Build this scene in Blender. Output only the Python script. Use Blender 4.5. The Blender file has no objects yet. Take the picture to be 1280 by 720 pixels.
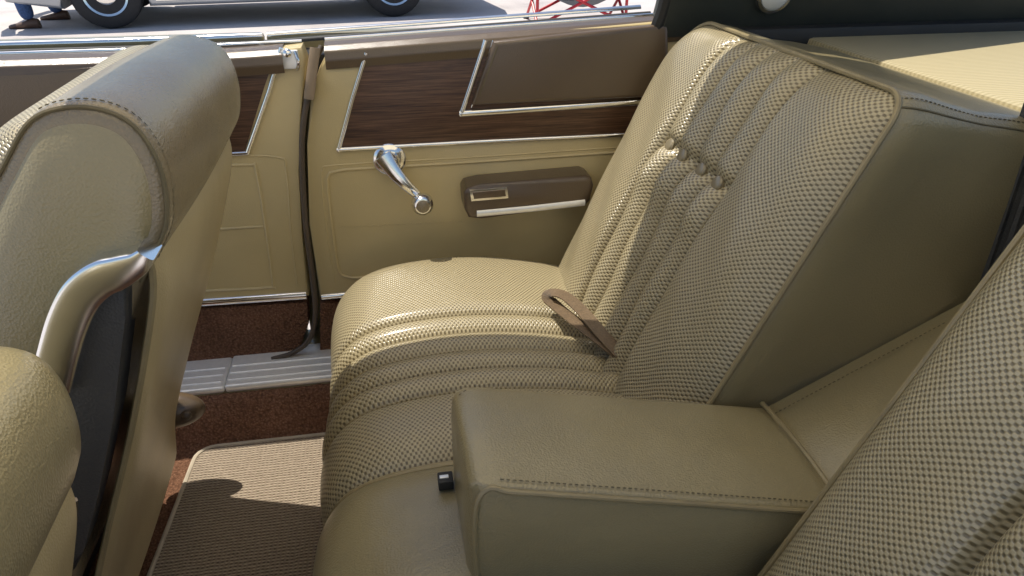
import bpy, bmesh, math, random
from mathutils import Vector, Matrix
random.seed(4)
S=bpy.context.scene; C=S.collection
PI=math.pi
# ---------------------------------------------------------------- camera
CAM=Vector((0,0,1.17)); PITCH=math.radians(28); YAW=math.radians(10); FPX=924.0
cd=bpy.data.cameras.new('camera'); cam=bpy.data.objects.new('camera',cd); C.objects.link(cam); S.camera=cam
cd.sensor_width=36; cd.lens=36*FPX/1280; cd.clip_start=.02; cd.clip_end=600
cam.location=CAM; cam.rotation_euler=(PI/2-PITCH,0,-YAW)
Fd=Vector((math.sin(YAW)*math.cos(PITCH),math.cos(YAW)*math.cos(PITCH),-math.sin(PITCH)))
Rt=Vector((math.cos(YAW),-math.sin(YAW),0)); Up=Rt.cross(Fd)
def U(px,py,X=None,Y=None,Z=None):
    d=Fd+Rt*((px-640)/FPX)+Up*((360-py)/FPX)
    if Y is not None: t=(Y-CAM.y)/d.y
    elif Z is not None: t=(Z-CAM.z)/d.z
    else: t=(X-CAM.x)/d.x
    return CAM+d*t
# ---------------------------------------------------------------- materials
class NT:
    def __init__(s,name):
        s.m=bpy.data.materials.new(name); s.m.use_nodes=True; s.t=s.m.node_tree
        s.b=s.t.nodes['Principled BSDF']
    def n(s,t,**k):
        o=s.t.nodes.new(t)
        for a,v in k.items(): setattr(o,a,v)
        return o
    def l(s,a,b): s.t.links.new(a,b)
    def val(s,sock,v):
        if hasattr(v,'is_linked') or isinstance(v,bpy.types.NodeSocket): s.l(v,sock)
        else: sock.default_value=v
    def math(s,op,a,b=0,c=None,clamp=False):
        o=s.n('ShaderNodeMath',operation=op,use_clamp=clamp)
        s.val(o.inputs[0],a); s.val(o.inputs[1],b)
        if c is not None: s.val(o.inputs[2],c)
        return o.outputs[0]
    def coord(s,k='Object'): return s.n('ShaderNodeTexCoord').outputs[k]
    def mapping(s,v,sc):
        o=s.n('ShaderNodeMapping'); s.l(v,o.inputs[0]); o.inputs['Scale'].default_value=sc; return o.outputs[0]
    def noise(s,v,sc,det=3,rough=.5):
        o=s.n('ShaderNodeTexNoise'); s.l(v,o.inputs['Vector']); o.inputs['Scale'].default_value=sc
        o.inputs['Detail'].default_value=det; o.inputs['Roughness'].default_value=rough; return o.outputs['Fac']
    def vor(s,v,sc,feat='F1'):
        o=s.n('ShaderNodeTexVoronoi',feature=feat); s.l(v,o.inputs['Vector']); o.inputs['Scale'].default_value=sc; return o.outputs['Distance']
    def ramp(s,f,st):
        o=s.n('ShaderNodeValToRGB'); s.l(f,o.inputs[0]); e=o.color_ramp.elements
        e[0].position,e[0].color=st[0][0],(*st[0][1],1); e[1].position,e[1].color=st[-1][0],(*st[-1][1],1)
        for p,c in st[1:-1]:
            q=e.new(p); q.color=(*c,1)
        return o.outputs[0]
    def bump(s,h,dist,strg=1,nrm=None):
        o=s.n('ShaderNodeBump'); s.l(h,o.inputs['Height']); o.inputs['Distance'].default_value=dist
        o.inputs['Strength'].default_value=strg
        if nrm is not None: s.l(nrm,o.inputs['Normal'])
        return o.outputs[0]
    def fin(s,col=None,rough=.5,metal=0,nrm=None,spec=.5,coat=0):
        if col is not None:
            if isinstance(col,tuple): s.b.inputs['Base Color'].default_value=(*col,1)
            else: s.l(col,s.b.inputs['Base Color'])
        s.val(s.b.inputs['Roughness'],rough); s.b.inputs['Metallic'].default_value=metal
        s.b.inputs['Specular IOR Level'].default_value=spec; s.b.inputs['Coat Weight'].default_value=coat
        s.b.inputs['Coat Roughness'].default_value=.22 if coat<.5 else .03
        if nrm is not None: s.l(nrm,s.b.inputs['Normal'])
        return s.m
def sc(c,k): return tuple(min(1,x*k) for x in c)
def vinyl(name,col,rough=.42,grain=480,gd=.0004,wr=.004,coat=0,spec=.7):
    N=NT(name); v=N.coord()
    big=N.noise(v,5,2); c=N.ramp(big,[(.3,sc(col,.90)),(.7,sc(col,1.08))])
    g=N.math('MULTIPLY_ADD',N.vor(v,grain,'F1'),.7,N.math('MULTIPLY',N.noise(v,grain*.9,2),.3))
    b1=N.bump(N.noise(v,9,2,.4),wr,1); b2=N.bump(g,gd,.6,b1)
    return N.fin(c,rough,0,b2,spec,coat)
M={}
M['vinyl']=vinyl('gold_vinyl',(.285,.236,.128),.29,450,.0010,.008,.22)
M['vinyl_side']=vinyl('olive_vinyl',(.272,.226,.122),.29,450,.0010,.008,.22)
M['panel']=vinyl('door_panel_vinyl',(.55,.435,.215),.34,560,.0005,.003)
M['seatpanel']=vinyl('seat_back_panel_vinyl',(.48,.38,.20),.38,480,.0006,.005)
M['brown']=vinyl('brown_vinyl',(.105,.072,.043),.29,520,.0005,.002)
M['padtan']=vinyl('tan_brown_vinyl',(.205,.162,.098),.27,450,.0010,.007,.25)
M['dark']=vinyl('dark_green_trim',(.030,.035,.030),.5,500,.0005)
M['black']=vinyl('black_grained_plastic',(.050,.050,.050),.55,420,.0014,.001,0,.4)
def simple(name,col,rough=.5,metal=0,coat=0,var=.12,scale=30,bd=0):
    N=NT(name); v=N.coord(); f=N.noise(v,scale,4)
    c=N.ramp(f,[(.3,sc(col,1-var)),(.7,sc(col,1+var))])
    return N.fin(c,rough,metal,N.bump(f,bd,.6) if bd else None,.5,coat)
M['chrome']=simple('chrome',(.84,.83,.80),.14,1,0,.06,60)
M['satin']=simple('worn_chrome',(.88,.89,.90),.20,1,0,.04,40)
M['alu']=simple('brushed_aluminium',(.92,.91,.87),.32,.35,0,.04,90)
M['rubber']=simple('brown_rubber',(.085,.062,.042),.45)
M['tanweb']=simple('tan_webbing',(.26,.19,.12),.6)
M['blackrub']=simple('black_rubber',(.018,.018,.018),.6)
M['belt']=simple('brown_webbing',(.135,.092,.052),.5,0,0,.25,300,.0006)
M['piping']=simple('piping_vinyl',(.27,.218,.118),.32)
M['button']=simple('button_vinyl',(.24,.20,.125),.20,0,.3)
M['seam']=simple('seam_thread',(.13,.105,.055),.6)
M['edge']=simple('mat_binding',(.46,.39,.29),.7)
M['glass_white']=simple('lamp_lens',(.75,.75,.72),.2)
M['silver']=simple('silver_paint',(.38,.40,.42),.3,.6,.6,.04,3)
M['goldpaint']=simple('gold_paint',(.36,.30,.16),.28,.3,.6,.04,3)
M['tyre']=simple('tyre_rubber',(.02,.02,.021),.7)
M['glass']=simple('tinted_glass',(.03,.04,.045),.05)
M['red']=simple('red_enamel',(.55,.03,.04),.35)
M['canvas']=simple('black_canvas',(.03,.03,.035),.8)
M['denim']=simple('blue_denim',(.05,.10,.24),.85,0,0,.3,60,.002)
M['shoe']=simple('brown_leather',(.10,.055,.035),.5)
M['skin']=simple('skin',(.50,.31,.22),.5,0,0,.05,9)
M['shirt']=simple('grey_cotton',(.30,.31,.33),.85)
M['hair']=simple('dark_hair',(.04,.028,.02),.6)
M['lampred']=simple('red_lens',(.4,.02,.02),.15)
N=NT('translucent_fill_roof'); tr_=N.n('ShaderNodeBsdfTranslucent'); df=N.n('ShaderNodeBsdfDiffuse'); mxs=N.n('ShaderNodeMixShader')  # translucent so the added roof gives soft light from above
nc=N.ramp(N.noise(N.coord(),90,3),[(.3,(.91,.85,.73)),(.7,(.97,.92,.80))])
N.l(nc,tr_.inputs[0]); N.l(nc,df.inputs[0]); mxs.inputs[0].default_value=.20
N.l(tr_.outputs[0],mxs.inputs[1]); N.l(df.outputs[0],mxs.inputs[2])
N.l(mxs.outputs[0],N.t.nodes['Material Output'].inputs[0]); M['fill_roof']=N.m
# wood
N=NT('wood_grain'); v=N.mapping(N.coord(),(5,40,230)); f=N.noise(v,2.4,6,.7); w=N.noise(N.mapping(N.coord(),(3,9,30)),2,3)
mx=N.math('MULTIPLY_ADD',w,.22,N.math('MULTIPLY',f,.78))
M['wood']=N.fin(N.ramp(mx,[(.36,(.026,.012,.007)),(.5,(.080,.038,.020)),(.63,(.150,.080,.044))]),.36,0,N.bump(f,.0004,.5))
def carpet(name,a,b,scl):
    N=NT(name); v=N.coord(); f=N.noise(v,scl,5,.75); w=N.vor(v,scl*1.1)
    h=N.math('SUBTRACT',f,w); big=N.noise(v,9,3)
    c=N.ramp(N.math('ADD',N.math('MULTIPLY_ADD',h,.6,.38),N.math('MULTIPLY_ADD',big,.5,-.25)),[(.12,sc(a,.55)),(.45,a),(.8,b)])
    return N.fin(c,.95,0,N.bump(h,.004,1),.1)
M['carpet']=carpet('brown_carpet',(.23,.115,.068),(.40,.23,.15),210)
N=NT('ribbed_mat'); v=N.coord(); sp=N.n('ShaderNodeSeparateXYZ'); N.l(v,sp.inputs[0])
nz=N.noise(v,60,3)
yy=N.math('MULTIPLY_ADD',nz,.005,sp.outputs[1])
r1=N.math('SINE',N.math('MULTIPLY',yy,2*PI/.0065)); r2=N.math('SINE',N.math('MULTIPLY',sp.outputs[0],2*PI/.0070))
h=N.math('ADD',N.math('MULTIPLY_ADD',r1,.28,.5),N.math('MULTIPLY',N.math('MULTIPLY',r1,r2),.18))
h2=N.math('ADD',h,N.math('MULTIPLY_ADD',N.noise(v,300,3),.7,-.35))
M['mat']=N.fin(N.ramp(h2,[(.05,(.11,.085,.06)),(.5,(.28,.222,.165)),(.98,(.48,.40,.30))]),.9,0,N.bump(h2,.0022,1),.15)
# weave
N=NT('basketweave_vinyl'); uv=N.coord('UV'); sp=N.n('ShaderNodeSeparateXYZ'); N.l(uv,sp.inputs[0])
wob=N.math('MULTIPLY_ADD',N.noise(N.coord(),45,2),.0014,-.0007)
a=N.math('SINE',N.math('MULTIPLY',N.math('ADD',sp.outputs[0],wob),2*PI/.0078)); b=N.math('SINE',N.math('MULTIPLY',N.math('ADD',sp.outputs[1],wob),2*PI/.0064))
p=N.math('MULTIPLY',a,b)
h=N.math('MULTIPLY_ADD',p,1.0,.74,clamp=True)
big=N.noise(N.coord(),6,3)
hc=N.math('ADD',h,N.math('MULTIPLY_ADD',big,.3,-.15))
M['weave']=N.fin(N.ramp(hc,[(.0,(.125,.098,.050)),(.35,(.215,.174,.096)),(.75,(.350,.292,.175)),(1.0,(.405,.345,.215))]),.28,0,N.bump(h,.0007,1),.8)
N=NT('parcel_shelf_vinyl'); v=N.coord(); sp=N.n('ShaderNodeSeparateXYZ'); N.l(v,sp.inputs[0])
s1=N.math('SINE',N.math('MULTIPLY',sp.outputs[1],2*PI/.009))
M['shelf']=N.fin(N.ramp(N.math('MULTIPLY_ADD',s1,.4,.5),[(0,(.36,.30,.17)),(1,(.50,.43,.26))]),.6,0,N.bump(s1,.0006,.7))
N=NT('sunlit_road'); v=N.coord(); f=N.noise(v,.7,6,.65); g=N.noise(v,60,4,.7)
mx=N.math('MULTIPLY_ADD',g,.35,N.math('MULTIPLY',f,.65))
M['road']=N.fin(N.ramp(mx,[(.35,(.42,.38,.37)),(.5,(.58,.53,.505)),(.68,(.68,.64,.61))]),.9,0,N.bump(g,.004,.6),.2)
# ---------------------------------------------------------------- mesh helpers
def finish(name,bm,mat,parent=None,smooth=True,ang=38):
    bmesh.ops.recalc_face_normals(bm,faces=bm.faces)
    me=bpy.data.meshes.new(name); bm.to_mesh(me); bm.free()
    if smooth:
        for p_ in me.polygons: p_.use_smooth=True
        me.set_sharp_from_angle(angle=math.radians(ang))
    me.materials.append(M[mat] if isinstance(mat,str) else mat)
    o=bpy.data.objects.new(name,me); C.objects.link(o)
    if parent is not None:
        o.parent=parent
        if parent.type=='EMPTY': o.location=-parent.location
    return o
def thing(name,label,cat,loc=(0,0,0),group=None):
    o=bpy.data.objects.new(name,None); C.objects.link(o); o.location=loc; o.empty_display_size=.1
    o['label']=label; o['category']=cat
    if group: o['group']=group
    return o
def cat(pts,n=8,closed=False):
    pts=[Vector(p) for p in pts]; out=[]; L=len(pts)
    rng=range(L if closed else L-1)
    for i in rng:
        if closed: a,b,c,d=pts[(i-1)%L],pts[i],pts[(i+1)%L],pts[(i+2)%L]
        else:
            b,c=pts[i],pts[i+1]; a=pts[i-1] if i>0 else b+(b-c); d=pts[i+2] if i+2<L else c+(c-b)
        for k in range(n):
            t=k/n
            out.append(.5*((2*b)+(c-a)*t+(2*a-5*b+4*c-d)*t*t+(-a+3*b-3*c+d)*t**3))
    if not closed: out.append(pts[-1])
    return out
def sweep(bm,path,section,nrm=None,closed=False,caps=True):
    n=len(path); rings=[]
    up=None
    for i,p in enumerate(path):
        a=path[i-1] if (i>0 or closed) else path[0]; b=path[(i+1)%n] if (i<n-1 or closed) else path[-1]
        t=(b-a); t=t.normalized() if t.length>1e-9 else Vector((1,0,0))
        if nrm is not None:
            u=Vector(nrm)-t*Vector(nrm).dot(t)
        else:
            if up is None: up=Vector((0,0,1)) if abs(t.z)<.9 else Vector((0,1,0))
            u=up-t*up.dot(t)
        u.normalize(); up=u; s=t.cross(u)
        sec=section(i/(n-1)) if callable(section) else section
        rings.append([bm.verts.new(p+s*x+u*y) for x,y in sec])
    m=len(rings[0])
    for i in range(n if closed else n-1):
        r0,r1=rings[i],rings[(i+1)%n]
        for j in range(m): bm.faces.new((r0[j],r0[(j+1)%m],r1[(j+1)%m],r1[j]))
    if caps and not closed:
        bm.faces.new(rings[0]); bm.faces.new(rings[-1])
def circ(r,n=8,ry=None): return [(r*math.cos(2*PI*k/n),(ry or r)*math.sin(2*PI*k/n)) for k in range(n)]
def tube(name,path,r,mat,parent=None,closed=False,n=8,ry=None,nrm=None):
    bm=bmesh.new(); sweep(bm,[Vector(p) for p in path],circ(r,n,ry),nrm,closed); return finish(name,bm,mat,parent)
def mould(name,path,w,h,mat,parent=None,nrm=(0,-1,0),extra=0):
    sec=[(-w/2,-.001),(w/2,-.001),(w/2,h*.4),(w*.3,h*.9),(0,h),(-w*.3,h*.9),(-w/2,h*.4)]
    bm=bmesh.new(); sweep(bm,[Vector(p) for p in path],sec,nrm); return finish(name,bm,mat,parent,ang=50)
def poly(name,pts,dvec,mat,parent=None,bev=.004,seg=2,ang=38):
    bm=bmesh.new(); dv=Vector(dvec)
    f=[bm.verts.new(Vector(p)) for p in pts]; g=[bm.verts.new(Vector(p)+dv) for p in pts]
    ff=bm.faces.new(f); bm.faces.new(g[::-1]); n=len(f)
    for i in range(n): bm.faces.new((f[i],g[i],g[(i+1)%n],f[(i+1)%n]))
    if bev: bmesh.ops.bevel(bm,geom=list(ff.edges),offset=bev,segments=seg,profile=.6,affect='EDGES',clamp_overlap=True)
    return finish(name,bm,mat,parent,ang=ang)
def slab(name,pix,Y,depth,mat,parent=None,bev=.004,seg=2):
    return poly(name,[U(x,y,Y=Y) for x,y in pix],(0,depth,0),mat,parent,bev,seg)
def box(name,a,b,mat,parent=None,bev=.004,seg=2,bm=None):
    own=bm is None
    if own: bm=bmesh.new()
    r=bmesh.ops.create_cube(bm,size=1); a=Vector(a); b=Vector(b)
    for v in r['verts']: v.co=Vector(((a.x+b.x)/2+v.co.x*(b.x-a.x),(a.y+b.y)/2+v.co.y*(b.y-a.y),(a.z+b.z)/2+v.co.z*(b.z-a.z)))
    if bev: bmesh.ops.bevel(bm,geom=list({e for v in r['verts'] for e in v.link_edges}),offset=bev,segments=seg,profile=.6,affect='EDGES')
    if own: return finish(name,bm,mat,parent)
def lathe(name,c,axis,prof,mat,parent=None,n=24,bm=None):
    own=bm is None
    if own: bm=bmesh.new()
    ax=Vector(axis).normalized(); s=ax.orthogonal().normalized(); t=ax.cross(s); c=Vector(c); R=[]
    for r,h in prof: R.append([bm.verts.new(c+ax*h+(s*math.cos(2*PI*k/n)+t*math.sin(2*PI*k/n))*max(r,1e-4)) for k in range(n)])
    for i in range(len(R)-1):
        for k in range(n): bm.faces.new((R[i][k],R[i][(k+1)%n],R[i+1][(k+1)%n],R[i+1][k]))
    bm.faces.new(R[0]); bm.faces.new(R[-1])
    if own: return finish(name,bm,mat,parent)
def grid(name,fn,nu,nv,mat,parent=None,uv=None):
    bm=bmesh.new(); L=bm.loops.layers.uv.new('UVMap'); V=[]; T={}
    for j in range(nv+1):
        row=[]
        for i in range(nu+1):
            p,t=fn(i/nu,j/nv); q=bm.verts.new(p); T[q]=t; row.append(q)
        V.append(row)
    for j in range(nv):
        for i in range(nu):
            try: f=bm.faces.new((V[j][i],V[j][i+1],V[j+1][i+1],V[j+1][i]))
            except ValueError: continue
            for l in f.loops: l[L].uv=T[l.vert]
    return finish(name,bm,mat,parent,ang=180)
def stitches(name,path,mat,parent,nrm,pitch=.006,ln=.0038,r=.0007):
    bm=bmesh.new(); path=[Vector(p) for p in path]; acc=0; nxt=0
    for a,b in zip(path,path[1:]):
        L=(b-a).length
        while nxt<acc+L:
            t=(b-a).normalized(); p=a+t*(nxt-acc)
            s=t.cross(Vector(nrm)).normalized(); u=Vector(nrm).normalized()
            vs=[]
            for dd,sc_ in ((-ln/2,.5),(-ln/4,1),(ln/4,1),(ln/2,.5)):
                vs.append([bm.verts.new(p+t*dd+(s*x+u*y)*sc_) for x,y in circ(r,5)])
            for q in range(3):
                for k in range(5): bm.faces.new((vs[q][k],vs[q][(k+1)%5],vs[q+1][(k+1)%5],vs[q+1][k]))
            nxt+=pitch
        acc+=L
    return finish(name,bm,mat,parent)
# ================================================================ SETTING
def struct(o): o['kind']='structure'; return o
bm=bmesh.new()
vs=[bm.verts.new(p) for p in ((-150,-150,0),(150,-150,0),(150,300,0),(-150,300,0))]; bm.faces.new(vs)
struct(finish('road',bm,'road',None,False))
# ================================================================ CAR BODY
PY=1.31
body=thing('car_body','car shell around the seats: dark rear pillar, light-passing roof added for overhead fill, sill plate and parcel shelf','car body',(.2,1.4,.2))
box('outer_panel',(-.195,1.44,.2),(1.6,1.47,.95),'goldpaint',body,.008)
roof=box('light_fill_roof',(-.335,.12,1.36),(.62,1.125,1.365),'fill_roof',body,0)  # unseen roof, made light-passing as added overhead fill, cut short for sun
def pp(x,z,off=0): return Vector((x,1.30-(z-.95)*.38+off,z))
outl=[(.495,.945),(.50,1.05),(.46,1.355),(.66,1.355),(1.0,1.20),(1.45,1.0),(1.45,.945)]
poly('rear_pillar',[pp(x,z) for x,z in outl],(0,.06,0),'dark',body,.006)
ch=cat([pp(.497,.95,-.004),pp(.502,1.05,-.004),pp(.462,1.355,-.004)],8)
tube('window_rubber',[p+Vector((-.008,.015,0)) for p in ch],.012,'blackrub',body)
lc=U(965,-8,Y=1.28)
lc=Vector((lc.x,pp(lc.x,lc.z).y,lc.z))
lamp=lathe('courtesy_lamp',lc,(0,-1,-.35),[(.034,-.004),(.034,.005),(.031,.009),(.026,.010),(.025,.006)],'chrome',body,32)
lathe('lamp_lens',lc,(0,-1,-.35),[(.025,.003),(.024,.010),(.017,.014),(.001,.016)],'glass_white',lamp,28)
box('parcel_shelf',(.76,-.1,.90),(1.42,1.29,.945),'shelf',body,.01)
box('shelf_gap_shade',(.60,1.262,.93),(1.42,1.30,.962),'blackrub',body,.006)  # black strip stands in for the shade in the gap beside the shelf
box('bulkhead',(.90,-.1,.25),(.92,1.29,.90),'black',body,0)
box('window_channel',(-1.3,1.362,.86),(.50,1.438,.925),'blackrub',body,.003)
def bz(x): return .938+max(0,x+.25)*.045
beltx=[-.19,-.1,0,.1,.2,.3,.4,.5]
for nm,yy_,w,h,mt,dz in (('glass_seal',1.372,.012,.006,'blackrub',.004),('belt_moulding',1.43,.014,.006,'chrome',.008),):
    mould(nm,[Vector((x,yy_,bz(x)+dz)) for x in beltx],w,h,mt,body,(0,0,1))
box('rocker_panel',(-1.4,1.34,.16),(1.6,1.44,.335),'goldpaint',body,.01)
sp_=box('sill_plate',(-.335,1.218,.338),(-.02,1.345,.354),'alu',body,.006,4)
for y in (1.238,1.262,1.286): mould('sill_rib',[Vector((-.33,y,.354)),Vector((-.03,y,.354))],.005,.002,'alu',sp_,(0,0,1))
sp2=box('sill_plate',(-1.3,1.218,.338),(-.337,1.345,.3515),'alu',body,.006,4)
for y in (1.238,1.262,1.286): mould('sill_rib',[Vector((-1.28,y,.3515)),Vector((-.345,y,.3515))],.005,.002,'alu',sp2,(0,0,1))
ws=cat([U(402,58,Y=1.33),U(392,80,Y=1.315),U(385,118,Y=1.305),U(378,165,Y=1.30),U(378,220,Y=1.30),U(383,290,Y=1.30),U(391,350,Y=1.30),U(394,395,Y=1.30),U(386,425,Y=1.30),U(366,441,Y=1.30),U(340,449,Y=1.30)],8)
tube('door_weatherstrip',ws,.0052,'rubber',body,n=10)
mould('pillar_strap',[U(394,60,Y=1.312),U(390,90,Y=1.300),U(386,124,Y=1.294)],.017,.005,'tanweb',body)
def floor_fn(u,v):
    x=-1.5+2.3*u; y=-.15+1.37*v
    z=.25
    if y>1.16: z+= .086*min(1,(y-1.16)/.045)
    z+=.09*math.exp(-((y-.575)/.12)**4)
    z+=random.uniform(-.002,.002)
    return Vector((x,y,z)),(x,y)
struct(grid('floor',floor_fn,220,150,'carpet'))
# ================================================================ QUARTER TRIM PANEL
q=thing('side_trim_panel','gold rear side trim panel with wood grain inset and chrome strips beside the rear seat','trim panel',(.1,1.33,.3))
slab('panel_base',[(389,118),(398,90),(410,66),(470,58),(836,26),(880,34),(880,400),(400,372),(387,280),(384,180)],PY,.05,'panel',q,.006,3)
slab('lower_carpet',[(400,378),(880,400),(900,470),(400,447)],PY+.004,.04,'carpet',q,.003)
wd=[(455,70),(600,53),(835,30),(835,128),(786,167),(600,177),(424,188)]
slab('wood_inset',wd,PY-.003,.01,'wood',q,.001)
mould('chrome_strip',[U(x,y,Y=PY-.003) for x,y in ((458,66),(440,125),(423,189))],.008,.004,'chrome',q)
mould('chrome_strip',[U(x,y,Y=PY-.003) for x,y in ((421,187),(600,177),(790,168))],.008,.004,'chrome',q)
slab('vinyl_pad',[(617,52),(836,30),(836,112),(812,122),(590,132)],PY-.016,.014,'brown',q,.008,3)
mould('pad_trim',[U(x,y,Y=PY-.004) for x,y in ((607,50),(593,93),(576,144))],.009,.005,'chrome',q)
mould('pad_trim',[U(x,y,Y=PY-.004) for x,y in ((574,142),(700,134),(808,127))],.012,.005,'chrome',q)
mould('pad_trim',[U(x,y,Y=PY-.004) for x,y in ((616,50),(603,93),(589,134))],.003,.004,'chrome',q)
tube('pad_stitching',[U(x,y,Y=PY-.0165) for x,y in ((622,58),(600,118))],.0012,'seam',q)
emb=cat([U(x,y,Y=PY) for x,y in ((775,190),(600,202),(430,212))],4)+cat([U(x,y,Y=PY) for x,y in ((412,216),(409,228),(413,270),(421,330),(427,344))],4)+cat([U(x,y,Y=PY) for x,y in ((440,347),(560,341),(760,330))],4)
tube('embossed_line',emb,.003,'panel',q,n=6)
emb2=[p+Vector((0,.0005,0)) for p in cat([U(x,y,Y=PY) for x,y in ((775,184),(600,196),(425,206),(404,212),(402,228),(407,280),(416,340),(420,355))],5)]
tube('embossed_line',emb2,.0018,'panel',q,n=6)
stitches('stitching',[U(x,y,Y=PY-.001) for x,y in ((425,284),(580,277))],'panel',q,(0,-1,0))
mould('lower_chrome_strip',[U(x,y,Y=PY-.001) for x,y in ((402,371),(560,357),(760,344))],.012,.005,'chrome',q)
mould('lower_chrome_strip',[U(x,y,Y=PY-.001) for x,y in ((560,344),(760,334))],.004,.004,'chrome',q)
def cap(name,x0,x1,par,mat='brown'):
    pts=[(-.004,-.035),(-.008,-.02),(-.004,-.006),(.008,.002),(.03,.005),(.05,.005),(.05,-.03)]
    def f(u,v):
        x=x0+(x1-x0)*u; k=min(int(v*6),5); t=v*6-k
        a,b=pts[k],pts[k+1]
        return Vector((x,PY+a[0]+(b[0]-a[0])*t,bz(x)+a[1]+(b[1]-a[1])*t)),(x,v)
    return grid(name,f,20,36,mat,par)
cap('belt_cap',U(405,60,Y=PY).x,.56,q,'brown')
mould('cap_chrome',[Vector((x,PY+.046,bz(x)+.006)) for x in [U(405,60,Y=PY).x]+beltx[2:]+[.56]],.006,.003,'chrome',q,(0,0,1))
# window crank
cr=thing('window_crank','chrome window crank handle with round knob on the rear side panel','window crank',U(487,199,Y=PY))
c0=U(487,199,Y=PY)
lathe('escutcheon',c0,(0,-1,0),[(.030,-.002),(.030,.004),(.026,.009),(.018,.011),(.017,.028),(.015,.032),(.001,.034)],'chrome',cr,32)
a0=c0+Vector((-.012,-.034,.018)); a1=U(524,246,Y=PY-.045)
pth=cat([a0,c0+Vector((.004,-.040,-.008)),(c0+a1)/2+Vector((0,-.022,-.004)),a1],6)
bm=bmesh.new(); sweep(bm,pth,lambda t:circ(.0165*(1-t)+.0075*t,12,.006*(1-t)+.0042*t),(0,-1,0)); finish('crank_arm',bm,'chrome',cr)
kb=U(527,250,Y=PY-.05)
lathe('knob',kb,(0,-1,.05),[(.006,-.006),(.009,.002),(.016,.008),(.0195,.018),(.0185,.030),(.014,.036),(.009,.037)],'chrome',cr,28)
lathe('knob_cap',kb,(0,-1,.05),[(.012,.030),(.0115,.038),(.006,.040),(.001,.0405)],'padtan',cr,24)
# side armrest
ar=thing('side_armrest','dark brown padded armrest with built-in ashtray on the rear side panel','armrest',U(660,250,Y=PY))
slab('armrest_pad',[(580,242),(584,236),(600,232),(733,220),(740,223),(743,232),(738,252),(732,258),(602,275),(586,273),(581,262)],PY-.060,.058,'brown',ar,.010,4)
lid=slab('ashtray_lid',[(587,238),(634,234),(636,248),(589,252)],PY-.064,.008,'chrome',ar,.0015)
slab('lid_inset',[(591,240.5),(631,237),(632.5,245.5),(592.5,249)],PY-.0655,.004,'brown',lid,.0005)
mould('armrest_trim',[U(x,y,Y=PY-.060) for x,y in ((596,267),(660,261),(731,253))],.012,.004,'alu',ar)
# ================================================================ FRONT DOOR
DY=1.318
dr=thing('front_door','front door with wood grain upper, embossed gold vinyl panel and brown carpet kick strip','door',(-.7,1.38,.35))
slab('door_panel',[(-420,108),(345,62),(377,58),(384,75),(375,150),(373,215),(378,300),(387,370),(235,379),(-420,400)],DY,.04,'panel',dr,.006,3)
slab('door_carpet',[(-420,410),(235,387),(384,378),(386,405),(376,432),(355,444),(235,452),(-420,480)],DY+.004,.036,'carpet',dr,.004)
mould('door_moulding',[U(x,y,Y=DY) for x,y in ((-420,400),(235,379),(383,369))],.017,.006,'chrome',dr)
slab('wood_inset',[(-420,125),(345,66),(330,110),(305,192),(-420,235)],DY-.003,.01,'wood',dr,.001)
mould('chrome_strip',[U(x,y,Y=DY-.003) for x,y in ((352,60),(336,115),(309,192))],.008,.005,'chrome',dr)
mould('chrome_strip',[U(x,y,Y=DY-.003) for x,y in ((309,191),(200,197),(-420,236))],.008,.005,'chrome',dr)
slab('vinyl_pad',[(-420,125),(205,76),(180,140),(150,158),(-420,190)],DY-.016,.014,'brown',dr,.008,3)
mould('pad_trim',[U(x,y,Y=DY-.004) for x,y in ((-420,202),(35,165),(160,159),(190,140),(214,76))],.012,.006,'chrome',dr)
tube('embossed_line',cat([U(x,y,Y=DY) for x,y in ((150,214),(262,208),(312,206),(320,212),(330,270),(341,352),(336,359),(245,364),(100,372))],6),.003,'panel',dr,n=6)
tube('embossed_line',[U(x,y,Y=DY) for x,y in ((150,292),(258,287),(329,283))],.0025,'panel',dr,n=6)
tube('embossed_line',cat([U(x,y,Y=DY) for x,y in ((150,203),(262,197),(345,196),(358,215),(364,290),(372,358))],6),.002,'panel',dr,n=6)
cap('belt_cap',-1.3,U(352,60,Y=PY).x,dr,'brown')
mould('cap_chrome',[Vector((x,PY+.046,bz(x)+.006)) for x in (-1.3,-.8,-.4,U(375,60,Y=PY).x)],.006,.003,'chrome',dr,(0,0,1))
mould('belt_moulding',[Vector((x,1.43,bz(x)+.008)) for x in (-1.3,-.8,-.4,-.20)],.014,.006,'chrome',dr,(0,0,1))
mould('glass_seal',[Vector((x,1.372,bz(x)+.004)) for x in (-1.3,-.8,-.4,-.20)],.012,.006,'blackrub',dr,(0,0,1))
box('outer_skin',(-1.3,1.44,.2),(-.20,1.47,.95),'goldpaint',dr,.008)
la=U(364,74,Y=1.31)
box('latch_plate',la+Vector((-.016,-.002,-.016)),la+Vector((.012,.010,.014)),'alu',dr,.003)
lathe('latch_button',la+Vector((-.004,-.003,.010)),(0,-1,.3),[(.007,0),(.007,.005),(.004,.008),(.001,.0085)],'chrome',dr,16)
tube('latch_striker',cat([la+Vector((.008,-.003,-.016)),la+Vector((.012,-.012,-.004)),la+Vector((.008,-.008,.014))],5),.003,'chrome',dr)
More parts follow.
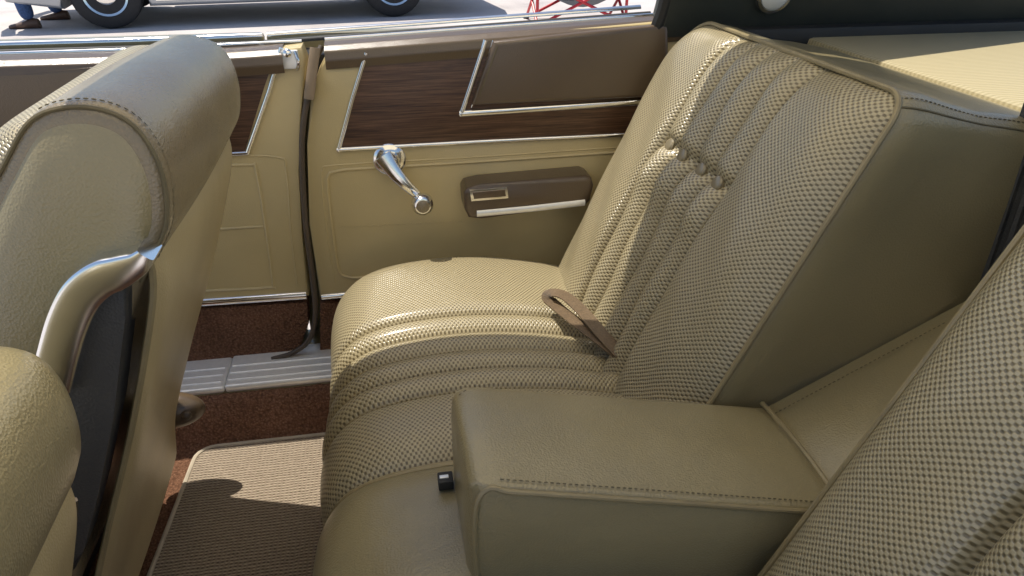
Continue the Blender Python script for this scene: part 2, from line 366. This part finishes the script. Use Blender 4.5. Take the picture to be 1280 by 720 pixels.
# ================================================================ REAR SEAT
rs=thing('rear_seat','gold rear bench seat with basketweave cushions, buttoned pleats and folded centre armrest','rear seat',(.15,.575,.25))
D=Vector((.4138,0,.9104)); NF=Vector((-.9104,0,.4138)); P0=Vector((.298,0,.47)); HH=.566
BK=Vector((.97,0,-.20)).normalized()
YA,YB=.682,1.248
PW=.056
CH=[.838+PW*k for k in range(5)]; SB=.385
def yspan(s):
    a,b=YA,YB
    rn,rf=.026,.085
    if s>HH-rn: a+=rn-math.sqrt(max(0,rn*rn-(s-HH+rn)**2))
    if s>HH-rf: b-=rf-math.sqrt(max(0,rf*rf-(s-HH+rf)**2))
    return a,b
def my(y,m): return 1.15-y if m else y
def backrest(m):
    def disp(y,s,a,b):
        ey=max(0,min(y-a,b-y)); es=max(0,HH-s)
        pf=.034*(1-math.exp(-ey/.024))*(1-math.exp(-es/.022))
        k=0
        low=1/(1+math.exp((s-SB)/.012))
        if CH[0]-.03<=y<=CH[-1]+.03:
            if CH[0]<=y<=CH[-1]:
                ph=abs(math.sin(PI*(y-CH[0])/PW))
                k-=(.021+.006*low)*(1-math.sqrt(ph))
                k-=.010*math.exp(-((s-SB-.002)/.010)**2)
                cc=min(abs(y-(c+PW/2)) for c in CH[:-1])
                k-=.005*math.exp(-(cc/.015)**2-((s-SB)/.016)**2)
                k+=.008*ph*math.exp(-((s-SB+.05)/.030)**2)
            else:
                e=max(CH[0]-y,y-CH[-1]); k-=(.021+.006*low)*math.exp(-e/.006)
        k*=(1-math.exp(-es/.014))
        lum=.012*math.sin(PI*min(1,s/HH))
        lum+=.003*math.sin(y*23+s*9)+.0015*math.sin(y*61-s*37)
        return pf+k+lum*(1-math.exp(-ey/.03))
    def f(u,v):
        s=HH*v; a,b=yspan(s); y=a+(b-a)*u
        p=P0+D*s+NF*disp(y,s,a,b); 
        return Vector((p.x,my(y,m),p.z)),(y,s)
    fr=grid('backrest',f,300,150,'weave',rs)
    out=[]
    for j in range(20): out.append((YA,(HH-.026)*j/20))
    for j in range(9):
        a=PI/2*j/8; out.append((YA+.026-.026*math.cos(a),HH-.026+.026*math.sin(a)))
    for j in range(1,12): out.append((YA+.026+(YB-.085-YA-.026)*j/12,HH))
    for j in range(13):
        a=PI/2*j/12; out.append((YB-.085+.085*math.sin(a),HH-.085+.085*math.cos(a)))
    for j in range(1,19): out.append((YB,(HH-.085)*(1-j/18)))
    n=len(out); nr=[]
    for i in range(n):
        a=out[max(0,i-1)]; b=out[min(n-1,i+1)]; tx,ty=b[0]-a[0],b[1]-a[1]; l=math.hypot(tx,ty) or 1
        nr.append((-ty/l,tx/l))
    def P(i,off,dep,sag=0):
        y,s=out[i]; y+=nr[i][0]*off; s+=nr[i][1]*off
        p=P0+D*s+BK*dep; return Vector((p.x,my(y,m),p.z))
    rings=[(0,0),(.002,.003),(.005,.015),(.005,.035),(.001,.07),(-.002,.11),(.001,.15),(.002,.20),(.0,.25),(-.012,.30),(-.04,.315)]
    bm=bmesh.new(); R=[[bm.verts.new(P(i,o,d)) for i in range(n)] for o,d in rings]
    for a,b in zip(R,R[1:]):
        for i in range(n-1): bm.faces.new((a[i],a[i+1],b[i+1],b[i]))
    bm.faces.new(R[-1])
    finish('backrest_side',bm,'vinyl_side',fr,ang=180)
    tube('piping',[P(i,.003,-.001) for i in range(n)],.0034,'piping',fr)
    sd_=[P(23,o+.0003,d) for o,d in rings[1:9]]
    tube('shoulder_seam',cat(sd_,4),.0012,'seam',fr,n=6)
    stitches('stitching',cat([P(25,o+.0006,d) for o,d in rings[1:9]],4),'seam',fr,(0,-1 if not m else 1,1))
    for c in CH[:-1]:
        y=c+PW/2; s=SB; p=P0+D*s+NF*(disp(y,s,YA,YB)+.001); p=Vector((p.x,my(y,m),p.z))
        lathe('button',p,NF,[(.0085,-.004),(.0112,.001),(.0114,.0035),(.0095,.0060),(.0050,.0070),(.001,.0072)],'button',fr,20)
    return fr
backrest(False); backrest(True)
prof=[(-.075,.30),(-.098,.36),(-.108,.43),(-.100,.495),(-.070,.535),(-.015,.553),(.08,.560),(.18,.553),(.28,.535),(.36,.515)]
pc=cat([(x,0,z) for x,z in prof],12)
acc=[0]
for a,b in zip(pc,pc[1:]): acc.append(acc[-1]+(b-a).length)
TL=acc[-1]
def at(s):
    k=0
    s=max(0,min(TL-1e-6,s))
    while acc[k+1]<s: k+=1
    t=(s-acc[k])/(acc[k+1]-acc[k]); p=pc[k].lerp(pc[k+1],t)
    a=pc[max(0,k-1)]; b=pc[min(len(pc)-1,k+2)]; tg=(b-a).normalized()
    return p,Vector((-tg.z,0,tg.x))
CW=.052
CC=[.812+CW*k for k in range(5)]
def cpoint(y,s,ya,yb,chan,puff,v):
    xo=.018 if chan else 0
    p,n=at(s)
    ey=min(y-ya,yb-y); d=puff*(1-math.exp(-max(0,ey)/.02))
    if chan:
        fade=1/(1+math.exp(-(s-.14)/.02))
        k=0
        if CC[0]<=y<=CC[-1]: k-=.024*(1-math.sqrt(abs(math.sin(PI*(y-CC[0])/CW))))-.003
        else:
            e=max(CC[0]-y,y-CC[-1]); k-=.021*math.exp(-e/.007)
        d+=k*fade
        d+=.004*math.sin(y*17+1)*fade
        e2=max(0,y-(yb-.07))/.07
        p=p+Vector((.035*e2*e2*(1-v),0,0))
    d+=.006*math.sin(PI*min(1,s/TL))
    return p+n*d+Vector((xo*(1-v),0,0))
def cushion(ya,yb,m,mat,chan,nm,puff=.022):
    def f(u,v):
        y=ya+(yb-ya)*u; s=TL*v
        q_=cpoint(y,s,ya,yb,chan,puff,v)
        return Vector((q_.x,my(y,m),q_.z)),(y,s)
    o=grid(nm,f,int((yb-ya)*520),150,mat,rs)
    for uu in (.002,.998):
        tube('piping',[f(uu,k/60)[0] for k in range(61)],.0034,'piping',o)
    return o
cushion(.688,1.252,False,'weave',True,'seat_cushion')
cushion(.688,1.252,True,'weave',True,'seat_cushion')
cushion(.463,.687,False,'vinyl_side',False,'centre_cushion',.014)
box('seat_base',(-.07,-.10,.255),(.36,1.25,.40),'brown',rs,.01)
def rec(u,v):
    x=.405+.275*v; z=.585+.150*v; y=.474+.204*u
    b=.010*math.sin(PI*u)*(1) ; 
    return Vector((x-b*.45,y,z+b*.9)),(y,v)
rp=grid('recess_panel',rec,24,24,'vinyl',rs)
tube('piping',[Vector((.405,.474+.204*k/10,.588+.010*math.sin(PI*k/10))) for k in range(11)],.0034,'piping',rp)
stitches('stitching',[Vector((.42+.02*k,.655,.6+.0109*k+.003)) for k in range(12)],'seam',rp,(-.45,0,.9))
bw=box('recess_back',(.70,.44,.66),(.73,.71,.97),'black',rs,.004)
for k in range(13):
    y=.466+k*.018
    tube('recess_rib',[Vector((.698,y,.70)),Vector((.698,y,.965))],.0045,'black',bw,n=6)
# armrest (folded down)
def arm_ring(x,ins):
    k=(x-.045)/(.43-.045)
    ya_=.500-.010*k+ins; yb_=.664+.008*k-ins; zt=.706-.088*k-ins; zb=.535-.02*k+ins
    pts=[]; r=max(.004,.016-ins*.3)
    rn=.007
    n=6
    def arc(cy,cz,a0,rr):
        for j in range(n+1):
            a=a0+PI/2*j/n; pts.append((cy+rr*math.cos(a),cz+rr*math.sin(a)))
    arc(yb_-r,zt-r,0,r)
    for j in range(1,9):
        t=j/9; y=(yb_-r)+(ya_+rn-(yb_-r))*t; pts.append((y,zt+.007*math.sin(PI*t)))
    arc(ya_+rn,zt-rn,PI/2,rn)
    for j in range(1,6):
        t=j/6; pts.append((ya_-.005*math.sin(PI*t),zt-rn+(zb+r-zt+rn)*t))
    arc(ya_+r,zb+r,PI,r)
    arc(yb_-r,zb+r,3*PI/2,r)
    return [Vector((x,y,z)) for y,z in pts]
bm=bmesh.new(); R=[]
xs=[(.046,.040),(.046,.026),(.049,.012),(.054,.005),(.064,.001)]+[(.064+.366*k/24,0) for k in range(1,25)]
for x,i in xs: R.append([bm.verts.new(p) for p in arm_ring(x,i)])
for a,b in zip(R,R[1:]):
    for i in range(len(a)): bm.faces.new((a[i],a[(i+1)%len(a)],b[(i+1)%len(a)],b[i]))
bm.faces.new(R[0]); bm.faces.new(R[-1])
arm=finish('centre_armrest',bm,'vinyl',rs,ang=180)
def atop(x): 
    k=(x-.045)/.385; return Vector((x,.500-.010*k-.0005,.706-.088*k-.005))
pp_=[Vector((.057,.5015,.56)),Vector((.053,.501,.62)),Vector((.055,.501,.676)),Vector((.067,.501,.696))]+[atop(.085+.345*k/10) for k in range(11)]
tube('piping',cat(pp_,5),.0028,'piping',arm)
tube('piping',[Vector((.43,.49+.18*k/8,.619+.005*math.sin(PI*k/8))) for k in range(9)],.0034,'piping',arm)
stitches('stitching',[p+Vector((0,.008,.0070)) for p in cat([atop(.08+.35*k/10) for k in range(11)],3)],'seam',arm,(0,0,1))
stitches('stitching',cat([Vector((.0475,.640,.56)),Vector((.0465,.636,.65)),Vector((.052,.640,.694)),Vector((.066,.642,.7070))],8),'seam',arm,(-1,0,.2))
# belt
def ribbon(name,path,w,th,mat,parent,nrm):
    sec=[(-w/2,-th/2),(w/2,-th/2),(w/2,th/2),(-w/2,th/2)]
    bm=bmesh.new(); sweep(bm,path,sec,nrm); return finish(name,bm,mat,parent)
sb=thing('seat_belt','brown webbing lap belt looped at the back of the rear seat cushion','seat belt',(.30,1.0,.58))
bp=cat([U(782,450,Z=.574),U(754,428,Z=.583),U(722,404,Z=.586),U(697,384,Z=.588),U(686,373,Z=.593),U(692,366,Z=.601),U(708,371,Z=.601),U(728,389,Z=.594),U(752,417,Z=.589),U(778,445,Z=.580)],6)
ribbon('webbing',bp,.024,.0018,'belt',sb,(.15,-.15,1))
bk=thing('belt_buckle','tiny dark belt buckle tucked beside the centre armrest','buckle',U(556,595,Z=.59))
b0=U(555,597,Z=.592)
box('buckle_body',b0+Vector((-.007,-.010,-.010)),b0+Vector((.010,.008,.002)),'blackrub',bk,.0015)
box('buckle_plate',b0+Vector((-.005,-.004,.0015)),b0+Vector((.005,.001,.0035)),'alu',bk,.0006)
# ================================================================ FLOOR MAT
mt=thing('floor_mat','tan ribbed floor mat lying on the brown carpet in front of the rear seat','floor mat',(-.23,.97,.252))
def rc_(x,y,r,a0,n=5): return [(x+r*math.cos(a0+PI/2*k/n),y+r*math.sin(a0+PI/2*k/n)) for k in range(n+1)]
out=[(-.410,.70)]+[p for p in reversed(rc_(-.352,1.122,.035,PI/2))]+[(-.055,1.157),(-.055,.70)]
poly('mat_sheet',[(x,y,.262) for x,y in out],(0,0,-.006),'mat',mt,.002)
tube('mat_edging',[(x+(-.003 if x<-.1 else 0),y+(.003 if y>1 else 0),.260) for x,y in out[:-1]],.0046,'edge',mt)
# ================================================================ FRONT SEATS
fp=[(-.372,.50),(-.345,.585),(-.285,.73),(-.232,.845),(-.203,.892),(-.186,.925),(-.182,.972),(-.196,1.010),(-.228,1.026),(-.268,1.020),(-.300,.986),(-.345,.92),(-.40,.80),(-.46,.66),(-.50,.54),(-.49,.47),(-.43,.455)]
def front_seat(label,y0,y1,inner,off,hard=True):
    t=thing('front_seat',label,'front seat',(-.6+off[0],(y0+y1)/2,.25),None)
    def tr(v):
        v=Vector(v); return Vector((v.x+off[0],v.y,v.z+off[1]))
    ring=cat([(x,0,z) for x,z in fp],6,True); n=len(ring)
    nr=[]
    for i in range(n):
        tg=(ring[(i+1)%n]-ring[i-1]).normalized(); nr.append(Vector((tg.z,0,-tg.x)))
    cen=sum(ring,Vector())/n
    if sum(nr[i].dot(ring[i]-cen) for i in range(n))<0: nr=[-v for v in nr]
    w=y1-y0
    def rg(y,ins,bul=0):
        out=[]
        f_=(y-y0)/w
        for i in range(n):
            q_=ring[i]-nr[i]*(ins-bul)
            dz=-.012*f_*max(0,(ring[i].z-.7)/.3)
            out.append(tr((q_.x,y,q_.z+dz)))
        return out
    near=[(0.0,.014),(.001,.009),(.004,.004),(.009,.001),(.018,0)]
    far=[(0.0,.050),(.004,.032),(.014,.014),(.030,.004),(.050,0)]
    if inner<0: sec=[(y0+a,b,0) for a,b in near]+[(y0+.018+(w-.068)*k/10,0,.003*math.sin(PI*k/10)) for k in range(1,10)]+[(y1-a,b,0) for a,b in reversed(far)]
    else: sec=[(y0+a,b,0) for a,b in near]+[(y0+.018+(w-.068)*k/10,0,.003*math.sin(PI*k/10)) for k in range(1,10)]+[(y1-a,b*.8,0) for a,b in reversed(far)]
    bm=bmesh.new(); R=[[bm.verts.new(p) for p in rg(y,i,b)] for y,i,b in sec]
    for a,b in zip(R,R[1:]):
        for i in range(n): bm.faces.new((a[i],a[(i+1)%n],b[(i+1)%n],b[i]))
    bm.faces.new(R[0]); bm.faces.new(R[-1])
    bk_=finish('backrest',bm,'padtan' if hard else 'vinyl_side',t,ang=180)
    fi=[i for i in range(n) if nr[i].x<-.60 and ring[i].z>.5]
    fi.sort(key=lambda i:-ring[i].z)
    def ff(u,v):
        k=v*(len(fi)-1); a=int(min(k,len(fi)-2)); tt=k-a
        p=ring[fi[a]].lerp(ring[fi[a+1]],tt); nn=nr[fi[a]].lerp(nr[fi[a+1]],tt).normalized()
        y=y0+.002+(w-.030)*u; e=min(u,1-u)*w
        d=-.018+.046*(1-math.exp(-e/.014))*(1-math.exp(-min(v,1-v)*14))
        q_=p+nn*d
        return tr((q_.x,y,q_.z)),(y,v*.5)
    grid('backrest_front',ff,60,60,'weave',bk_)
    ys=y0 if inner<0 else y1; sg=inner
    seq=[i for i in range(n) if ring[i].z>.86]
    tube('seam_piping',[tr((ring[i].x-nr[i].x*.003,y0+.0035,ring[i].z-nr[i].z*.003)) for i in seq],.0019,'seam',bk_,n=6)
    stitches('stitching',[tr((ring[i].x+nr[i].x*.0004,y0+.016,ring[i].z+nr[i].z*.0004)) for i in seq if ring[i].x>-.27],'seam',bk_,(0,0,1))
    if hard:
        bm=bmesh.new()
        side=[ring[i]-nr[i]*.013 for i in range(n)]
        cn=sum(side,Vector())/n
        rr=[]
        for kk,bl in ((1.0,-.001),(.93,.005),(.8,.010),(.6,.013),(.4,.0145),(.1,.015)):
            rr.append([bm.verts.new(tr((cn.x+(p.x-cn.x)*kk,ys+sg*bl,cn.z+(p.z-cn.z)*kk))) for p in side])
        for a,b in zip(rr,rr[1:]):
            for i in range(n): bm.faces.new((a[i],a[(i+1)%n],b[(i+1)%n],b[i]))
        bm.faces.new(rr[-1]); finish('side_bolster',bm,'vinyl_side',bk_,ang=180)
    rear=[(-.206,.915),(-.232,.835),(-.280,.705),(-.338,.565),(-.385,.44),(-.40,.36)]
    rc=cat([(x,0,z) for x,z in rear],6)
    def fb(u,v):
        k=v*(len(rc)-1); a=int(min(k,len(rc)-2)); p=rc[a].lerp(rc[a+1],k-a)
        y=y0+.006+(w-.012)*u; e=min(u,1-u)*w
        d=.010+.010*(1-math.exp(-e/.012))+.004*math.sin(PI*u)
        d-=.055*math.exp(-v/.05)*(.6+.9*u)
        yc=(y0+y1)/2
        wd_=1-.05*v
        return tr((p.x+.92*d,yc+(y-yc)*wd_,p.z-.38*d)),(y,v)
    bp_=grid('back_panel',fb,40,60,'seatpanel',t)
    tube('panel_edge',[fb(0.0,k/30)[0] for k in range(2,31)],.0034,'piping',bp_,n=6)
    tube('panel_edge',[fb(1.0,k/30)[0] for k in range(5,31)],.004,'rubber',bp_,n=6)
    if hard:
        YS=y0-.022
        sf=[(120,364),(158,352),(156,400),(150,450),(142,520),(122,620),(104,690),(92,716),(50,716),(60,650),(74,560),(84,485),(92,445),(106,400)]
        poly('side_frame',[U(x,y,Y=YS+.004) for x,y in sf],(0,.045,0),'black',t,.008,3)
        pth=cat([U(x,y,Y=YS-.002) for x,y in ((183,317),(172,328),(152,338),(124,350),(102,370),(86,402),(74,442),(64,484))],8)
        def bs(t_):
            w_=.015+.018*min(1,(t_*2.8)); h_=.006
            return [(w_/2*math.cos(a),h_*max(0,math.sin(a))**.45+.0015*math.cos(a)) for a in [PI*k/14 for k in range(15)]]+[(-w_/2,-.028),(w_/2,-.028)]
        bm=bmesh.new(); sweep(bm,pth,bs,(0,-1,0)); finish('hinge_bracket',bm,'satin',t,ang=50)
    yo=y1 if inner<0 else y0
    hc_=Vector((-.398,yo,.412))
    bm=bmesh.new(); bmesh.ops.create_uvsphere(bm,u_segments=20,v_segments=12,radius=1)
    for v_ in bm.verts: v_.co=tr(hc_+Vector((v_.co.x*.066,v_.co.y*.028,v_.co.z*.034)))
    hv=finish('hinge_cover',bm,'brown',t)
    lathe('hinge_bolt',tr(hc_+Vector((.040,-.022,.004))),(.3,-1,0),[(.008,0),(.008,.005),(.005,.008),(.001,.009)],'rubber',hv,16)
    cx=[(-.46,.34),(-.45,.50),(-.52,.55),(-.75,.57),(-.92,.56),(-.98,.50),(-.97,.36)]
    c3=cat([(x+off[0]*.3,0,z) for x,z in cx],5)
    bm=bmesh.new(); rr=[]
    for yy4,k in ((y0,.93),(y0+.02,1),(y1-.02,1),(y1,.93)):
        cc_=Vector((-.72,0,.45)); rr.append([bm.verts.new(Vector(((p.x-cc_.x)*k+cc_.x,yy4,(p.z-cc_.z)*k+cc_.z))) for p in c3])
    m_=len(c3)
    for a,b in zip(rr,rr[1:]):
        for i in range(m_): bm.faces.new((a[i],a[(i+1)%m_],b[(i+1)%m_],b[i]))
    bm.faces.new(rr[0]); bm.faces.new(rr[-1])
    finish('seat_cushion',bm,'vinyl_side',t)
    box('seat_track',(-.90,y0+.05,.25),(-.50,y1-.05,.345),'black',t,.006)
    return t
front_seat('gold and tan vinyl front seat back with chrome hinge bracket, beside the far front door',.625,1.075,-1,(0,0))
front_seat('olive vinyl front seat back cut off at the lower left corner',.05,.515,1,(-.055,-.115),False)
# ================================================================ OUTSIDE: PARKED CAR
wa=Vector((-2.55,8.2,0)); wb=Vector((.23,8.54,0)); ax=(wb-wa).normalized(); ay=Vector((-ax.y,ax.x,0))
def K(x,y,z): return wa+ax*x+ay*y+Vector((0,0,z))
WB=(wb-wa).length
pcar=thing('parked_car','silver parked car seen low across the road, wheels and sill showing','car',K(WB/2,.9,0))
def arch(cx,r=.40,z0=.20):
    return [(cx+r*math.cos(a),.33+r*math.sin(a)) for a in [PI+.33-(PI+.66)*k/12*1.0 for k in range(13)]]
pr=[(-.85,.28)]+arch(0)+arch(WB)+[(WB+.95,.30),(WB+1.05,.55),(WB+1.0,.78),(WB+.3,.88),(WB-.3,.93),(.55,.93),(-.3,.86),(-.85,.74),(-.95,.5)]
bd=poly('body',[K(x,-.02,z) for x,z in pr],ay*1.78,'silver',pcar,.04,3)
gh=[(.45,.92),(1.0,1.34),(2.2,1.38),(WB+.1,.92)]
poly('greenhouse',[K(x,.10,z) for x,z in gh],ay*1.52,'glass',bd,.05,3)
poly('roof',[K(x,.14,z) for x,z in ((.95,1.33),(1.1,1.40),(2.1,1.43),(2.3,1.35))],ay*1.44,'silver',bd,.03,3)
mould('sill_trim',[K(.45,-.02,.27),K(WB-.45,-.02,.27)],.05,.01,'chrome',bd,tuple(-ay))
for cx in (0,WB):
    for cy,sg in ((.0,-1),(1.74,1)):
        c=K(cx,cy+(.10 if sg<0 else -.10),.325)
        tl=[(.20,-.10),(.29,-.10),(.318,-.08),(.325,-.04),(.325,.04),(.318,.08),(.29,.10),(.215,.10),(.205,.085)]
        w_=lathe('wheel',c,ay*sg,tl,'tyre',pcar,36)
        lathe('rim',c,ay*sg,[(.2,-.09),(.212,.088),(.205,.098),(.185,.09),(.165,.055),(.15,.05),(.12,.075),(.08,.095),(.03,.10),(.001,.10)],'chrome',w_,36)
        for k in range(10):
            a=2*PI*k/10; p=c+ay*sg*.056+ax*math.cos(a)*.158+Vector((0,0,1))*math.sin(a)*.158
            lathe('rim_slot',p,ay*sg,[(.017,-.006),(.017,.004),(.001,.005)],'blackrub',w_,8)
tube('bumper',[K(-.98,-.03,.45),K(-1.06,.3,.45),K(-1.06,1.4,.45),K(-.98,1.78,.45)],.06,'chrome',pcar)
tube('bumper',[K(WB+1.05,-.03,.45),K(WB+1.12,.3,.45),K(WB+1.12,1.4,.45),K(WB+1.05,1.78,.45)],.06,'chrome',pcar)
for y in (.25,1.5):
    lathe('headlight',K(-.93,y,.62),-ax,[(.09,0),(.09,.03),(.06,.05),(.001,.055)],'glass_white',pcar,20)
    lathe('tail_light',K(WB+1.02,y,.62),ax,[(.07,0),(.07,.03),(.001,.04)],'lampred',pcar,16)
# ---------------------------------------------------------------- folding chair
fc=thing('folding_chair','red framed folding camp chair with black seat standing across the road','folding chair',(2.1,7.9,0))
def F(x,y,z): return Vector((2.06+x,7.9+y,z))
w=.46
for a,b in (((-w,-.3,.01),(w*.9,-.28,.42)),((w,-.3,.01),(-w*.9,-.28,.42)),((-w,.3,.01),(w*.9,.28,.42)),((w,.3,.01),(-w*.9,.28,.42)),((-w,-.3,.01),(-w,.28,.42)),((-w,.3,.01),(-w,-.28,.42)),((w,-.3,.01),(w,.28,.42)),((w,.3,.01),(w,-.28,.42))):
    tube('leg',[F(*a),F(*b)],.015,'red',fc)
for x in (-w,w):
    tube('back_post',[F(x,.28,.40),F(x,.36,.95)],.013,'red',fc)
    tube('arm_post',[F(x,-.28,.10),F(x,-.28,.64)],.016,'red',fc)
    box('armrest',F(x-.04,-.32,.63),F(x+.04,.32,.655),'canvas',fc,.006)
    for y in (-.3,.3): lathe('foot',F(x,y,0),(0,0,1),[(.03,0),(.03,.02),(.015,.035)],'blackrub',fc,12)
def sf_(u,v): return F(-w+2*w*u,-.30+.6*v,.38-.20*math.sin(PI*u)),(u,v)
grid('seat',sf_,12,8,'canvas',fc)
def bf_(u,v): return F(-w+2*w*u,.29+.07*v+.05*math.sin(PI*u),.44+.5*v),(u,v)
grid('backrest',bf_,12,8,'canvas',fc)
# ---------------------------------------------------------------- person
pe=thing('person','person in blue jeans and brown shoes walking across the road','person',(-3.4,8.6,0))
def skin(name,V,E,R,mat,parent,root=0):
    me=bpy.data.meshes.new(name); me.from_pydata([Vector(v) for v in V],E,[]); o=bpy.data.objects.new(name,me); C.objects.link(o)
    me.materials.append(M[mat])
    m=o.modifiers.new('s','SKIN'); m.use_smooth_shade=True
    for i,r in enumerate(R): me.skin_vertices[0].data[i].radius=(r,r) if not isinstance(r,tuple) else r
    me.skin_vertices[0].data[root].use_root=True
    s=o.modifiers.new('d','SUBSURF'); s.levels=2; s.render_levels=2
    o.parent=parent
    if parent.type=='EMPTY': o.location=-parent.location
    return o
f1=Vector((-3.36,8.40,0)); f2=Vector((-3.28,8.98,0)); pv=Vector((-3.35,8.70,.95))
hz=Vector((0,.09,0))
k1=(f1+Vector((-.05,0,.50)))*1; k2=f2+Vector((-.12,-.12,.50))
Vb=[pv,pv-hz,k1,f1+Vector((0,0,.09)),pv+hz,k2,f2+Vector((0,0,.09)),pv+Vector((0,0,.25)),pv+Vector((-.02,0,.48)),pv+Vector((-.02,0,.58)),pv+Vector((-.04,0,.72)),
    pv+Vector((0,-.2,.45)),pv+Vector((.05,-.27,.18)),pv+Vector((-.08,-.27,-.05)),pv+Vector((0,.2,.45)),pv+Vector((-.02,.27,.18)),pv+Vector((-.15,.26,-.02))]
Eb=[(0,1),(1,2),(2,3),(0,4),(4,5),(5,6),(0,7),(7,8),(8,9),(9,10),(8,11),(11,12),(12,13),(8,14),(14,15),(15,16)]
Rb=[.12,.085,.055,.04,.085,.055,.04,.13,.13,.055,.09,.055,.042,.035,.055,.042,.035]
bdy=skin('body',Vb,Eb,Rb,'skin',pe)
skin('jeans',[pv,pv-hz,k1,f1+Vector((0,0,.07)),pv+hz,k2,f2+Vector((0,0,.07)),pv+Vector((0,0,.1))],[(0,1),(1,2),(2,3),(0,4),(4,5),(5,6),(0,7)],[.14,.10,.078,.07,.10,.078,.07,.135],'denim',bdy)
skin('shirt',[pv+Vector((0,0,.06)),pv+Vector((0,0,.27)),pv+Vector((-.02,0,.47)),pv+Vector((0,-.21,.45)),pv+Vector((.04,-.27,.25)),pv+Vector((0,.21,.45)),pv+Vector((-.02,.27,.25))],[(0,1),(1,2),(2,3),(3,4),(2,5),(5,6)],[.15,.15,.14,.075,.06,.075,.06],'shirt',bdy)
bm=bmesh.new(); bmesh.ops.create_uvsphere(bm,u_segments=16,v_segments=10,radius=.105)
for v_ in bm.verts: v_.co+=pv+Vector((-.02,0,.77))
finish('hair',bm,'hair',bdy)
for f_ in (f1,f2):
    bm=bmesh.new(); R=[]
    for x,wd_,h in ((.09,.025,.05),(.08,.038,.09),(.03,.042,.10),(-.05,.045,.07),(-.13,.048,.05),(-.18,.035,.04),(-.20,.012,.03)):
        R.append([bm.verts.new(f_+Vector((x,wd_*math.cos(a),max(.0,h*.5+h*.5*math.sin(a))))) for a in [2*PI*k/12 for k in range(12)]])
    for a,b in zip(R,R[1:]):
        for i in range(12): bm.faces.new((a[i],a[(i+1)%12],b[(i+1)%12],b[i]))
    bm.faces.new(R[0]); bm.faces.new(R[-1]); finish('shoe',bm,'shoe',bdy)
# ================================================================ LIGHT
sd=Vector((-.25,.22,.94)).normalized()
w=bpy.data.worlds.new('World'); S.world=w; w.use_nodes=True
nt=w.node_tree; sk=nt.nodes.new('ShaderNodeTexSky'); sk.sky_type='NISHITA'; sk.sun_disc=False
sk.sun_elevation=math.asin(sd.z); sk.sun_rotation=math.atan2(sd.x,sd.y)
nt.links.new(sk.outputs[0],nt.nodes['Background'].inputs[0]); nt.nodes['Background'].inputs[1].default_value=.15
sl=bpy.data.lights.new('sun','SUN'); sl.energy=5; sl.angle=math.radians(.5); sl.color=(1,.94,.83)
so=bpy.data.objects.new('sun',sl); C.objects.link(so); so.rotation_euler=sd.to_track_quat('Z','Y').to_euler()
S.view_settings.view_transform='Standard'; S.view_settings.look='None'; S.view_settings.exposure=0
